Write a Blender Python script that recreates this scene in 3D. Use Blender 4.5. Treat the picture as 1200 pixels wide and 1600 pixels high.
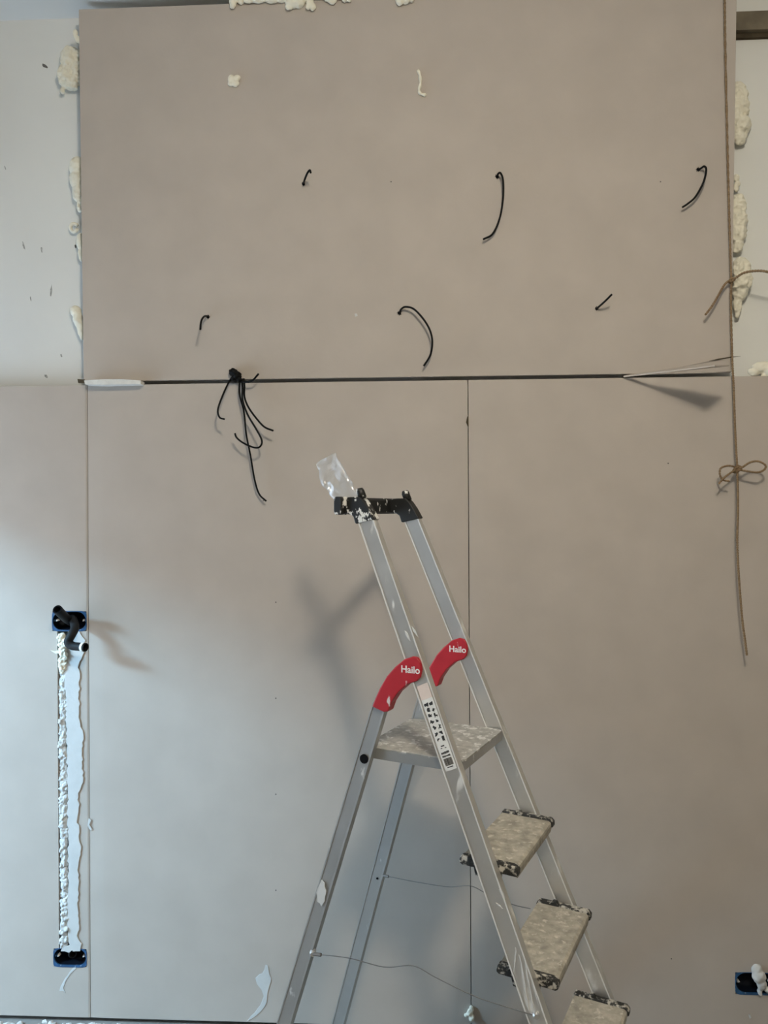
import bpy, bmesh, math, random
from mathutils import Vector, Matrix, noise

# ------------------------------------------------------------------ camera, light, exposure
for o in list(bpy.data.objects):
    bpy.data.objects.remove(o, do_unlink=True)
S = bpy.context.scene
COL = S.collection
EZ = 1.612                       # eye height above the floor
YAW = math.radians(2.8)
ROLL = math.radians(0.3)
F = 1200.0                       # focal length in pixels of the 1200 x 1600 frame

cd = bpy.data.cameras.new('camera')
cd.sensor_fit = 'HORIZONTAL'; cd.sensor_width = 36.0; cd.lens = 36.0
cd.clip_start = 0.02
cam = bpy.data.objects.new('camera', cd); COL.objects.link(cam)
cam.location = (0, 0, EZ)
cam.rotation_euler = (math.pi / 2, ROLL, YAW)
S.camera = cam

w = bpy.data.worlds.new('world'); S.world = w; w.use_nodes = True
bg = w.node_tree.nodes['Background']
bg.inputs[0].default_value = (0.62, 0.8, 1.0, 1); bg.inputs[1].default_value = 6.2

def add_light(name, kind, loc, power, color, **kw):
    l = bpy.data.lights.new(name, kind); l.energy = power; l.color = color
    for k, v in kw.items(): setattr(l, k, v)
    o = bpy.data.objects.new(name, l); COL.objects.link(o); o.location = loc
    return o
# warm ceiling lamp above the viewer, and a disc light added for its falloff
add_light('lamp_globe', 'POINT', (0.29, 0.06, EZ + 1.44), 72, (1.0, 0.905, 0.735), shadow_soft_size=0.12)
add_light('lamp_falloff_disc', 'AREA', (0.29, 0.06, EZ + 1.34), 8, (1.0, 0.905, 0.735), shape='DISK', size=0.2)
# daylight entering through the opening in the side wall, from the sky above the street
sky = add_light('daylight', 'AREA', (0, 0, 0), 270, (0.35, 0.70, 1.0), shape='RECTANGLE', size=0.8, size_y=0.5)
SKYDIR = Vector((1.0, 0.48, -0.62)).normalized()
sky.location = Vector((-2.2, 1.5, EZ - 0.1)) - SKYDIR * 3.0
sky.rotation_euler = SKYDIR.to_track_quat('-Z', 'Y').to_euler()

vs = S.view_settings
vs.view_transform = 'Standard'; vs.look = 'None'; vs.gamma = 1.0
vs.use_curve_mapping = False
vs.exposure = 0.0

# ------------------------------------------------------------------ geometry helpers
cY, sY, cR, sR = math.cos(YAW), math.sin(YAW), math.cos(ROLL), math.sin(ROLL)
CX = Vector((cY, sY, 0)); CY = Vector((-sY, cY, 0))
def uv(px, py):
    dx = (px - 600) / F; dz = -(py - 800) / F
    return cR * dx + sR * dz, -sR * dx + cR * dz
DW = 2.38                        # face of the lower boards
WW = 2.432                       # face of the painted wall behind them
def P(px, py, Y=DW):
    u, v = uv(px, py)
    d = CX * u + CY + Vector((0, 0, v))
    q = d * (Y / d.y)
    return Vector((q.x, q.y, q.z + EZ))
ZB = EZ + 0.418; ZT = EZ + 1.575 # the upper board: bottom and top edge
LEAN = 0.03                      # it leans into the room by this much at its top
def face_y(z):
    return DW - LEAN * max(0, min(1, (z - ZB) / (ZT - ZB))) if z > ZB - 0.004 else DW
def W(px, py, d=0.0):            # a point d in front of the boards
    y = DW
    for _ in range(3): y = face_y(P(px, py, y - d).z)
    return P(px, py, y - d)

# ladder frame: s = horizontally towards the climber, w = across, h = below eye level
LA = 0.4767
LC = (0.011, 1.93); EF = (math.cos(LA), -math.sin(LA)); WV = (math.sin(LA), math.cos(LA))
def L(s, w_, h):
    X = LC[0] + EF[0] * s + WV[0] * w_; Y = LC[1] + EF[1] * s + WV[1] * w_
    q = CX * X + CY * Y
    return Vector((q.x, q.y, EZ - h))
def LP(px, py, w_):              # photograph point on the ladder's side plane at w
    u, v = uv(px, py)
    t = (w_ + LC[0] * WV[0] + LC[1] * WV[1]) / (u * WV[0] + WV[1])
    X, Y = u * t - LC[0], t - LC[1]
    return X * EF[0] + Y * EF[1], -v * t
FW = lambda h: 0.248 + 0.0972 * h        # width across the front rails
RW = lambda h: 0.2271 + 0.1133 * h       # width across the rear legs
FS = lambda h: 0.4123 * h
RS = lambda h: 0.186 - 0.3077 * h
HF = EZ                                  # h of the floor

class MB:
    def __init__(s): s.v = []; s.f = []
    def add(s, vs, fs):
        n = len(s.v); s.v += [Vector(p) for p in vs]
        s.f += [tuple(n + i for i in f) for f in fs]
        return s
    def hexa(s, c):              # 8 corners: bottom 4 then top 4
        return s.add(c, [(3, 2, 1, 0), (4, 5, 6, 7), (0, 1, 5, 4), (1, 2, 6, 5), (2, 3, 7, 6), (3, 0, 4, 7)])
    def box(s, x0, x1, y0, y1, z0, z1):
        return s.hexa([(x0, y0, z0), (x1, y0, z0), (x1, y1, z0), (x0, y1, z0), (x0, y0, z1), (x1, y0, z1), (x1, y1, z1), (x0, y1, z1)])
    def prism(s, loop, off):
        n = len(loop); loop = [Vector(p) for p in loop]; off = Vector(off)
        vs = loop + [p + off for p in loop]
        fs = [tuple(range(n - 1, -1, -1)), tuple(range(n, 2 * n))]
        fs += [(i, (i + 1) % n, n + (i + 1) % n, n + i) for i in range(n)]
        return s.add(vs, fs)
    def rings(s, rings, cap=True, closed=False):
        n = len(rings[0]); vs = [p for r in rings for p in r]; fs = []
        m = len(rings)
        for k in range(m if closed else m - 1):
            a, b = k * n, ((k + 1) % m) * n
            fs += [(a + i, a + (i + 1) % n, b + (i + 1) % n, b + i) for i in range(n)]
        if cap and not closed:
            fs.append(tuple(range(n - 1, -1, -1))); fs.append(tuple(range((m - 1) * n, m * n)))
        return s.add(vs, fs)
    def tube(s, pts, r, seg=8, twist=0.0, lobe=0.0, cap=True):
        pts = [Vector(p) for p in pts]; rings = []
        up = None; acc = 0.0
        for i, p in enumerate(pts):
            t = (pts[min(i + 1, len(pts) - 1)] - pts[max(i - 1, 0)]).normalized()
            if up is None:
                up = t.orthogonal().normalized()
            up = (up - t * up.dot(t)).normalized()
            sd = t.cross(up)
            rr = r[i] if isinstance(r, (list, tuple)) else r
            if i: acc += (p - pts[i - 1]).length
            ring = []
            for k in range(seg):
                th = 2 * math.pi * k / seg
                q = rr * (1 + lobe * math.cos(2 * (th - twist * acc)))
                ring.append(p + up * (math.cos(th) * q) + sd * (math.sin(th) * q))
            rings.append(ring)
        return s.rings(rings, cap)
    def build(s, name, mat, parent=None, smooth=False, bevel=0.0, seg=2):
        me = bpy.data.meshes.new(name)
        if parent is not None: base = parent_origin(parent)
        else:
            xs = [p.x for p in s.v]; ys = [p.y for p in s.v]; zs = [p.z for p in s.v]
            base = Vector(((min(xs) + max(xs)) / 2, (min(ys) + max(ys)) / 2, min(zs)))
        me.from_pydata([tuple(p - base) for p in s.v], [], s.f)
        bm = bmesh.new(); bm.from_mesh(me)
        bmesh.ops.recalc_face_normals(bm, faces=bm.faces)
        bm.to_mesh(me); bm.free()
        return link(name, me, mat, parent, base, smooth, bevel, seg)

ORIG = {}
def parent_origin(o): return ORIG[o.name]
def link(name, me, mat, parent, base, smooth=False, bevel=0.0, seg=2):
    o = bpy.data.objects.new(name, me); COL.objects.link(o)
    if mat: me.materials.append(M[mat])
    if parent is not None: o.parent = parent
    else: o.location = base
    ORIG[o.name] = Vector(base)
    if smooth:
        for p in me.polygons: p.use_smooth = True
    if bevel:
        m = o.modifiers.new('b', 'BEVEL'); m.width = bevel; m.segments = seg; m.limit_method = 'ANGLE'; m.angle_limit = 0.6
        m.harden_normals = False
    return o
def thing(name, loc):
    o = bpy.data.objects.new(name, None); COL.objects.link(o); o.location = loc; o.empty_display_size = 0.1
    ORIG[o.name] = Vector(loc); return o
def tag(o, label, cat=None, group=None, kind=None):
    if label: o['label'] = label
    if cat: o['category'] = cat
    if group: o['group'] = group
    if kind: o['kind'] = kind
    return o
def smooth_path(pts, n=8):
    pts = [Vector(p) for p in pts]; out = []
    for i in range(len(pts) - 1):
        p0 = pts[i - 1] if i else pts[0] * 2 - pts[1]
        p1, p2 = pts[i], pts[i + 1]
        p3 = pts[i + 2] if i + 2 < len(pts) else p2 * 2 - p1
        for k in range(n):
            t = k / n
            out.append(0.5 * ((2 * p1) + (p2 - p0) * t + (2 * p0 - 5 * p1 + 4 * p2 - p3) * t * t + (3 * p1 - p0 - 3 * p2 + p3) * t ** 3))
    out.append(pts[-1]); return out
def slab(x0, x1, z0, z1, y0, y1, holes=(), taper=0.0):
    """upright slab between y0 (front) and y1 with rectangular openings (x0,x1,z0,z1)"""
    xs = {x0, x1}; zs = {z0, z1}
    if taper: xs |= {x0 + 0.045, x1 - 0.045}
    for h in holes: xs |= {h[0], h[1]}; zs |= {h[2], h[3]}
    xs = sorted(x for x in xs if x0 <= x <= x1); zs = sorted(zs)
    inh = lambda x, z: any(h[0] < x < h[1] and h[2] < z < h[3] for h in holes)
    nx, nz = len(xs), len(zs); m = MB(); idx = {}
    fy = lambda x: y0 + (taper if (taper and (x == x0 or x == x1)) else 0)
    def vi(i, j, b):
        k = (i, j, b)
        if k not in idx:
            idx[k] = len(m.v); m.v.append(Vector((xs[i], y1 if b else fy(xs[i]), zs[j])))
        return idx[k]
    solid = lambda i, j: 0 <= i < nx - 1 and 0 <= j < nz - 1 and not inh((xs[i] + xs[i + 1]) / 2, (zs[j] + zs[j + 1]) / 2)
    for i in range(nx - 1):
        for j in range(nz - 1):
            if not solid(i, j): continue
            m.f.append((vi(i, j, 0), vi(i + 1, j, 0), vi(i + 1, j + 1, 0), vi(i, j + 1, 0)))
            m.f.append((vi(i, j, 1), vi(i, j + 1, 1), vi(i + 1, j + 1, 1), vi(i + 1, j, 1)))
            for di, dj, a, b in ((-1, 0, (i, j), (i, j + 1)), (1, 0, (i + 1, j + 1), (i + 1, j)), (0, -1, (i + 1, j), (i, j)), (0, 1, (i, j + 1), (i + 1, j + 1))):
                if not solid(i + di, j + dj):
                    m.f.append((vi(*a, 0), vi(*b, 0), vi(*b, 1), vi(*a, 1)))
    return m

def lumps(name, mat, balls, parent=None, voxel=0.003, rough=0.003, freq=60, seed=0):
    """one fused lump: balls = [(centre, (rx, ry, rz))]"""
    bm = bmesh.new()
    for c, r in balls:
        r = (r, r, r) if isinstance(r, (int, float)) else r
        bmesh.ops.create_icosphere(bm, subdivisions=3, radius=1.0, matrix=Matrix.Translation(c) @ Matrix.Diagonal((*r, 1)))
    me = bpy.data.meshes.new('tmp'); bm.to_mesh(me); bm.free()
    t = bpy.data.objects.new('tmp', me); COL.objects.link(t)
    md = t.modifiers.new('r', 'REMESH'); md.mode = 'VOXEL'; md.voxel_size = voxel
    dg = bpy.context.evaluated_depsgraph_get()
    out = bpy.data.meshes.new_from_object(t.evaluated_get(dg))
    bpy.data.objects.remove(t); bpy.data.meshes.remove(me)
    out.name = name
    nor = [v.normal.copy() for v in out.vertices]
    off = Vector((seed * 3.7, seed * 1.3, -seed))
    for v, n in zip(out.vertices, nor):
        k = noise.noise(v.co * freq + off) + 0.5 * noise.noise(v.co * freq * 2.3 + off)
        v.co += n * (k * rough)
    # keep the largest island only
    bm = bmesh.new(); bm.from_mesh(out); seen = set(); best = []
    bm.verts.ensure_lookup_table()
    for v in bm.verts:
        if v.index in seen: continue
        st = [v]; isl = []; seen.add(v.index)
        while st:
            a = st.pop(); isl.append(a)
            for e in a.link_edges:
                b = e.other_vert(a)
                if b.index not in seen: seen.add(b.index); st.append(b)
        if len(isl) > len(best): best = isl
    keep = set(b.index for b in best)
    bmesh.ops.delete(bm, geom=[v for v in bm.verts if v.index not in keep], context='VERTS')
    base = parent_origin(parent) if parent is not None else Vector(balls[0][0])
    bmesh.ops.translate(bm, verts=bm.verts, vec=-base)
    bm.to_mesh(out); bm.free()
    return link(name, out, mat, parent, base, True)

def ragged(px, n, amp, seed, fn):
    """photograph outline -> world loop with frayed edges"""
    rnd = random.Random(seed); out = []
    for i in range(len(px)):
        a, b = px[i], px[(i + 1) % len(px)]
        k = max(1, int(math.hypot(b[0] - a[0], b[1] - a[1]) / n))
        for j in range(k):
            t = j / k
            e = amp if j else amp * 0.4
            out.append(fn(a[0] + (b[0] - a[0]) * t + rnd.uniform(-e, e), a[1] + (b[1] - a[1]) * t + rnd.uniform(-e, e)))
    return out

# ------------------------------------------------------------------ materials
M = {}
def mat(name, color, rough=0.6, metal=0.0, vary=0.0, vscale=8.0, bump=0.0, bscale=200.0, splat=None, spec=0.5, alpha=None, detail=4.0):
    m = bpy.data.materials.new(name); m.use_nodes = True; nt = m.node_tree; N = nt.nodes; K = nt.links
    b = N['Principled BSDF']
    b.inputs['Roughness'].default_value = rough; b.inputs['Metallic'].default_value = metal
    b.inputs['Specular IOR Level'].default_value = spec
    tc = N.new('ShaderNodeTexCoord'); out = tc.outputs['Object']
    col = None
    def rgb(c): return (c[0], c[1], c[2], 1)
    if vary:
        n = N.new('ShaderNodeTexNoise'); n.inputs['Scale'].default_value = vscale; n.inputs['Detail'].default_value = detail
        K.new(out, n.inputs['Vector'])
        r = N.new('ShaderNodeValToRGB'); r.color_ramp.elements[0].position = 0.3; r.color_ramp.elements[1].position = 0.7
        r.color_ramp.elements[0].color = rgb([c * (1 - vary) for c in color]); r.color_ramp.elements[1].color = rgb([min(1, c * (1 + vary)) for c in color])
        K.new(n.outputs['Fac'], r.inputs['Fac']); col = r.outputs['Color']
    if splat:                     # (colour, scale, threshold low, high, stretch)
        sc, ss, t0, t1, st = splat
        mp = N.new('ShaderNodeMapping'); mp.inputs['Scale'].default_value = st
        K.new(out, mp.inputs['Vector'])
        n = N.new('ShaderNodeTexNoise'); n.inputs['Scale'].default_value = ss; n.inputs['Detail'].default_value = 5; n.inputs['Roughness'].default_value = 0.6
        K.new(mp.outputs['Vector'], n.inputs['Vector'])
        r = N.new('ShaderNodeValToRGB'); r.color_ramp.elements[0].position = t0; r.color_ramp.elements[1].position = t1
        K.new(n.outputs['Fac'], r.inputs['Fac'])
        mx = N.new('ShaderNodeMix'); mx.data_type = 'RGBA'
        if col: K.new(col, mx.inputs['A'])
        else: mx.inputs['A'].default_value = rgb(color)
        mx.inputs['B'].default_value = rgb(sc); K.new(r.outputs['Color'], mx.inputs['Factor'])
        col = mx.outputs['Result']
        if metal:
            mm = N.new('ShaderNodeMath'); mm.operation = 'MULTIPLY_ADD'; mm.inputs[1].default_value = -metal; mm.inputs[2].default_value = metal
            K.new(r.outputs['Color'], mm.inputs[0]); K.new(mm.outputs[0], b.inputs['Metallic'])
    if col: K.new(col, b.inputs['Base Color'])
    else: b.inputs['Base Color'].default_value = rgb(color)
    if bump:
        n = N.new('ShaderNodeTexNoise'); n.inputs['Scale'].default_value = bscale; n.inputs['Detail'].default_value = 3
        K.new(out, n.inputs['Vector'])
        bp = N.new('ShaderNodeBump'); bp.inputs['Strength'].default_value = bump; bp.inputs['Distance'].default_value = 0.002
        K.new(n.outputs['Fac'], bp.inputs['Height']); K.new(bp.outputs['Normal'], b.inputs['Normal'])
    if alpha is not None:
        b.inputs['Alpha'].default_value = alpha
    M[name] = m; return m

mat('board', (0.53, 0.472, 0.42), 0.9, vary=0.045, vscale=7.0, bump=0.16, bscale=90, spec=0.2, detail=8)
mat('white_wall', (0.82, 0.825, 0.80), 0.85, vary=0.03, vscale=3.0, bump=0.1, bscale=40, spec=0.2)
mat('ceiling', (0.88, 0.89, 0.88), 0.9, vary=0.02, vscale=3, spec=0.2)
mat('room', (0.26, 0.24, 0.21), 0.9, vary=0.04, vscale=2, spec=0.2)
mat('floor', (0.30, 0.29, 0.27), 0.9, vary=0.15, vscale=14, bump=0.3, bscale=120, spec=0.2)
mat('foam', (0.90, 0.86, 0.72), 0.65, vary=0.05, vscale=30, bump=0.4, bscale=180)
mat('plaster', (0.65, 0.65, 0.635), 0.85, vary=0.04, vscale=25, bump=0.35, bscale=120, spec=0.2)
mat('gypsum', (0.80, 0.79, 0.75), 0.95, vary=0.06, vscale=60, bump=0.5, bscale=220, spec=0.1)
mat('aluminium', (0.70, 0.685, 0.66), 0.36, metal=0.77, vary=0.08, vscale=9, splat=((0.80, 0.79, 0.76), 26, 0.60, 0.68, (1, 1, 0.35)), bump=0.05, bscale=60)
mat('aluminium_edge_highlight', (0.92, 0.91, 0.88), 0.3, metal=0.35)
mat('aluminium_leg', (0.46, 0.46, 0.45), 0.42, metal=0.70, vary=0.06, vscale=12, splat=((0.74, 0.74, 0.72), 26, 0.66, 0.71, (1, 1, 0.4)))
mat('tread', (0.42, 0.385, 0.32), 0.9, vary=0.25, vscale=45, splat=((0.66, 0.61, 0.52), 55, 0.55, 0.68, (1, 1, 1)), bump=0.6, bscale=120, spec=0.2)
mat('platform_top', (0.46, 0.45, 0.42), 0.7, metal=0.25, vary=0.2, vscale=60, splat=((0.74, 0.73, 0.70), 55, 0.55, 0.60, (1, 1, 1)), bump=0.6, bscale=90)
mat('black_plastic', (0.013, 0.013, 0.013), 0.5, splat=((0.78, 0.77, 0.74), 45, 0.60, 0.63, (1, 1, 0.6)))
mat('black_plastic_splashed', (0.010, 0.010, 0.010), 0.5, splat=((0.80, 0.79, 0.76), 42, 0.505, 0.525, (1, 1, 0.55)))
mat('cap_plastic', (0.02, 0.02, 0.019), 0.6, splat=((0.55, 0.52, 0.46), 70, 0.50, 0.60, (1, 1, 1)), bump=0.6, bscale=180)
mat('cable', (0.004, 0.004, 0.004), 0.5, spec=0.15)
mat('conduit', (0.010, 0.010, 0.011), 0.6, spec=0.25)
mat('dark', (0.006, 0.006, 0.007), 0.9, spec=0.1)
mat('red', (0.46, 0.018, 0.030), 0.42, vary=0.08, vscale=30, splat=((0.75, 0.66, 0.64), 40, 0.66, 0.71, (1, 1, 0.4)))
mat('print_white', (0.86, 0.85, 0.83), 0.6)
mat('sticker', (0.80, 0.79, 0.76), 0.5, vary=0.05, vscale=40)
mat('sticker_faded', (0.78, 0.66, 0.60), 0.5, vary=0.05, vscale=40)
mat('ink', (0.03, 0.03, 0.03), 0.6)
mat('blue', (0.022, 0.085, 0.20), 0.5, vary=0.35, vscale=60, splat=((0.42, 0.50, 0.56), 90, 0.62, 0.75, (1, 1, 1)))
mat('navy', (0.002, 0.004, 0.010), 0.6, spec=0.2)
mat('steel', (0.55, 0.55, 0.54), 0.4, metal=0.7)
mat('wire', (0.22, 0.21, 0.20), 0.5, metal=0.4)
mat('twine', (0.27, 0.185, 0.11), 0.95, vary=0.3, vscale=220, bump=0.8, bscale=500, spec=0.1)
mat('timber', (0.20, 0.17, 0.125), 0.9, vary=0.25, vscale=14, bump=0.5, bscale=60, spec=0.2)
mat('dark_brown', (0.085, 0.068, 0.046), 0.95, vary=0.3, vscale=18, bump=0.5, bscale=60, spec=0.1)
mat('smudge', (0.40, 0.40, 0.38), 0.95, vary=0.3, vscale=150, spec=0.1)
mat('scuff', (0.16, 0.15, 0.14), 0.95, vary=0.3, vscale=150, spec=0.1)
# clear plastic film
m = bpy.data.materials.new('film'); m.use_nodes = True; nt = m.node_tree; nt.nodes.clear()
o_ = nt.nodes.new('ShaderNodeOutputMaterial'); a = nt.nodes.new('ShaderNodeBsdfTransparent'); g = nt.nodes.new('ShaderNodeBsdfGlossy')
d = nt.nodes.new('ShaderNodeBsdfTranslucent'); d2 = nt.nodes.new('ShaderNodeBsdfDiffuse'); x0 = nt.nodes.new('ShaderNodeMixShader'); x1 = nt.nodes.new('ShaderNodeMixShader'); x2 = nt.nodes.new('ShaderNodeMixShader')
g.inputs['Roughness'].default_value = 0.12; d.inputs['Color'].default_value = (0.85, 0.85, 0.85, 1); d2.inputs['Color'].default_value = (0.85, 0.85, 0.85, 1)
x0.inputs[0].default_value = 0.6; nt.links.new(d.outputs[0], x0.inputs[1]); nt.links.new(d2.outputs[0], x0.inputs[2])
x1.inputs[0].default_value = 0.25; nt.links.new(x0.outputs[0], x1.inputs[1]); nt.links.new(g.outputs[0], x1.inputs[2])
x2.inputs[0].default_value = 0.48; nt.links.new(a.outputs[0], x2.inputs[1]); nt.links.new(x1.outputs[0], x2.inputs[2]); nt.links.new(x2.outputs[0], o_.inputs[0])
M['film'] = m

# ------------------------------------------------------------------ the room
XL, XR, YB = -2.2, 2.6, -2.4
ZC = EZ + 1.602
wall_back = tag(MB().box(XL, XR, WW, WW + 0.15, 0, ZC).build('wall_back', 'white_wall'), 'white painted wall behind the plasterboard sheets', kind='structure')
tag(MB().box(XL - 0.2, XR + 0.2, YB - 0.2, WW + 0.15, -0.15, 0).build('floor', 'floor'), 'dusty pale concrete floor at the foot of the wall', kind='structure')
tag(MB().box(XL - 0.2, XR + 0.2, YB - 0.2, WW + 0.15, ZC, ZC + 0.15).build('ceiling', 'ceiling'), 'plain white ceiling above the boarded wall', kind='structure')
tag(MB().box(XR, XR + 0.15, YB, WW, 0, ZC).build('wall_right', 'room'), 'plain grey plastered side wall without openings', kind='structure')
tag(MB().box(XL, XR, YB - 0.15, YB, 0, ZC).build('wall_front', 'room'), 'plain grey plastered wall facing the boarded wall', kind='structure')
# side wall with the daylight opening (turned into the y-z plane)
WY0, WY1, WZ0, WZ1 = 1.22, 2.3, 0.1, EZ + 0.40
ml = slab(YB, WW, 0, ZC, 0, 0.25, holes=[(WY0, WY1, WZ0, WZ1)])
ml.v = [Vector((XL - p.y, p.x, p.z)) for p in ml.v]
tag(ml.build('wall_left', 'room'), 'plain plastered side wall with a daylight opening', kind='structure')
fr = slab(WY0, WY1, WZ0, WZ1, 0.12, 0.18, holes=[(WY0 + 0.05, WY1 - 0.05, WZ0 + 0.05, WZ1 - 0.05)])
fr.v = [Vector((XL - p.y, p.x, p.z)) for p in fr.v]
tag(fr.build('window_1', 'ceiling'), 'white frame of the opening in the side wall', kind='structure')

# ---- plasterboard sheets
def rect(x0, y0, x1, y1):
    a = P(x0, y1); b = P(x1, y0); return (a.x, b.x, a.z, b.z)
ZL0 = EZ - 1.594; ZL1 = EZ + 0.406
xs1 = P(138.5, 1050).x; xs2 = P(733.5, 1050).x
BT = 0.0125
def around(px, py, hw, hh):
    c = P(px, py); return (c.x - hw + 0.001, c.x + hw - 0.001, c.z - hh + 0.001, c.z + hh - 0.001)
h_up = around(108.5, 970.5, 0.056, 0.032); h_lo = around(109.5, 1496.5, 0.054, 0.0295); h_ch = rect(92, 986, 106, 1484)
h_ch = (h_ch[0], h_ch[1], h_lo[3], h_up[2]); h_rt = around(1180, 1537, 0.060, 0.034)
def board(x0, x1, holes, label):
    b = slab(x0, x1, ZL0, ZL1, DW, DW + BT, holes, taper=0.0014).build('plasterboard', 'board', wall_back)
    b['label'] = label; return b
bA = board(xs1 - 1.2, xs1 - 0.0009, [h_up, h_lo, h_ch], 'grey plasterboard sheet with the white plastered cable chase')
bB = board(xs1 + 0.0009, xs2 - 0.0013, [], 'wide grey plasterboard sheet behind the ladder')
bC = board(xs2 + 0.0013, xs2 + 1.25, [h_rt], 'grey plasterboard sheet below the hanging twine')
# upper sheet leaning slightly into the room
xa, xb = P(130.5, 560).x, P(1142.5, 560).x
up = MB().hexa([(xa, DW, ZB), (xb, DW, ZB), (xb, DW + BT, ZB), (xa, DW + BT, ZB),
                (P(123, 20, DW - LEAN).x, DW - LEAN, ZT), (P(1151.5, 20, DW - LEAN).x, DW - LEAN, ZT), (P(1151.5, 20, DW - LEAN).x, DW - LEAN + BT, ZT), (P(123, 20, DW - LEAN).x, DW - LEAN + BT, ZT)]
               ).build('plasterboard', 'board', wall_back, bevel=0.0008, seg=1)
up['label'] = 'upper grey plasterboard sheet with lamp cables poking through'
# screws sunk into the sheets
for px, py in ((431, 941), (431, 1091), (431, 1241), (431, 1391), (1044, 724), (1049, 1498), (412, 782), (611, 284), (1032, 284)):
    c = W(px, py, 0.0); m = MB()
    m.tube([c + Vector((0, 0.004, 0)), c + Vector((0, -0.0006, 0))], 0.0022, 8)
    m.build('screw', 'scuff', bB if py > 600 and px < 733 else (bC if py > 600 else up))
# smudges and scuffs
for i, (px, py, l, wd, ang) in enumerate(((70, 103, 11, 5, 35), (37, 384, 14, 3, 75), (65, 390, 9, 3, 85), (80, 455, 20, 3, 95), (96, 556, 6, 3, 70), (72, 588, 7, 4, 60), (118, 385, 6, 3, 80),
                                     (8, 262, 8, 2, 70), (48, 467, 8, 2, 80))):
    c = P(px, py, WW); k = WW / F; a_ = math.radians(-ang); rnd = random.Random(i); lp = []
    for j in range(14):
        t = 2 * math.pi * j / 14; q = rnd.uniform(0.7, 1.15)
        x, z = math.cos(t) * l * k * 0.5 * q, math.sin(t) * wd * k * 0.5 * q
        lp.append(c + Vector((x * math.cos(a_) - z * math.sin(a_), 0.0004, x * math.sin(a_) + z * math.cos(a_))))
    MB().prism(lp, (0, -0.0009, 0)).build('scuff_mark', 'scuff' if i in (0, 6) else 'smudge', wall_back)
# notch in the middle joint
for (pl, par) in (([(730, 651), (731.8, 650), (732, 668), (730.3, 665), (728, 660)], bB),):
    MB().prism([W(x, y, 0.0001) for x, y in pl], (0, -0.0006, 0)).build('chipped_edge', 'dark_brown', par)
# torn paper along the open horizontal joint
tp = MB().prism([W(131, 594.5, 0.030), W(160, 592.5, 0.034), W(190, 592.5, 0.034), W(219.5, 594.5, 0.030), W(219.5, 600, 0.030), W(160, 601, 0.033), W(133, 600.5, 0.030)], (0, 0.036, 0))
tp.build('torn_paper_edge', 'gypsum', bA)['label'] = 'white torn paper strip at the open joint'
MB().prism([W(121, 592, 0.002), W(132, 593, 0.002), W(133, 598, 0.002), W(122, 598, 0.002)], (0, 0.008, 0)).build('joint_gap', 'dark_brown', bA)
# the stiff sliver peeled out of the joint, swinging into the room
def ribbon(a, b, t):
    lo = [p for p in a] + [q for q in reversed(b)]
    return MB().prism(lo, (0, 0, t))
inner = [W(976, 588.5, 0.002), W(1020, 584, 0.06), W(1085, 577.5, 0.105), W(1140, 572, 0.15)]
outer = [W(974, 589.5, 0.006), W(1015, 585, 0.06), W(1065, 579, 0.13), W(1117, 572.5, 0.20)]
fl = ribbon(outer, inner, 0.004).build('peeled_sliver', 'board', up); fl['label'] = 'stiff sliver of board peeled out of the joint'
tc = MB().prism([W(980, 585.5, 0.006), W(1060, 574, 0.012), W(1112, 563.5, 0.014), W(1140, 561, 0.010), W(1142, 580, 0.004), W(1116, 582, 0.006), W(1090, 583, 0.006)], (0, 0.012, 0))
tc.build('broken_corner', 'board', up)['label'] = 'cracked lower corner of the upper sheet'
MB().tube([W(1108, 564, 0.0145), W(1122, 561.5, 0.0145), W(1140, 558.5, 0.012), W(1157, 556.5, 0.008)], [0.0003, 0.0022, 0.0018, 0.0003], 6).build('crack', 'dark_brown', up)
# timber above the painted wall; its lower strip is a painted shadow line
tb = thing('ceiling_batten', P(1180, 62, WW))
a0 = P(1135, 60, WW); z1_ = P(1180, 17, WW - 0.03).z; z0_ = P(1180, 46, WW - 0.03).z; zz = P(1180, 62, WW).z
MB().box(a0.x, XR, WW - 0.03, WW + 0.001, z0_, z1_).build('board', 'timber', tb)
MB().box(a0.x, XR, WW - 0.012, WW + 0.001, zz, z0_).build('shadow_line', 'dark_brown', tb)
tag(tb, 'brown timber batten between the white wall and the ceiling', 'batten')

# ---- expanding foam squeezed out around the upper sheet
def foam(name, label, spec, group=None, y=None, seed=0, voxel=0.0026, rough=0.0055, mt='foam', cat='foam'):
    balls = []
    for s in spec:
        px, py, rx, rz = s[:4]; ry = s[4] if len(s) > 4 else min(rx, rz) * 0.75
        k = 0.00202
        c = P(px, py, (y if y is not None else WW - 0.022))
        balls.append((c, (rx * k, ry * k, rz * k)))
    return tag(lumps(name, mt, balls, None, voxel, rough, 75, seed), label, cat, group)
G = 'foam lumps around the upper sheet'
foam('foam_lump', 'large cream foam lump beside the upper sheet, next to the dark scuff', [(108, 95, 14, 22), (103, 118, 13, 20), (112, 128, 12, 14), (98, 140, 4, 7), (118, 88, 10, 14), (120, 110, 10, 22)], G, seed=1)
foam('foam_lump', 'small foam bead just above the large foam lump', [(118, 53, 4, 7), (121, 61, 4, 6), (126, 64, 4, 5), (131, 61, 4, 6)], G, seed=2, y=DW - 0.02, voxel=0.002, rough=0.002)
foam('foam_lump', 'smooth pale foam bulge at half height of the upper sheet', [(122, 262, 14, 17), (121, 280, 13, 16), (123, 300, 10, 18), (126, 318, 7, 14)], G, seed=3, rough=0.003)
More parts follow.
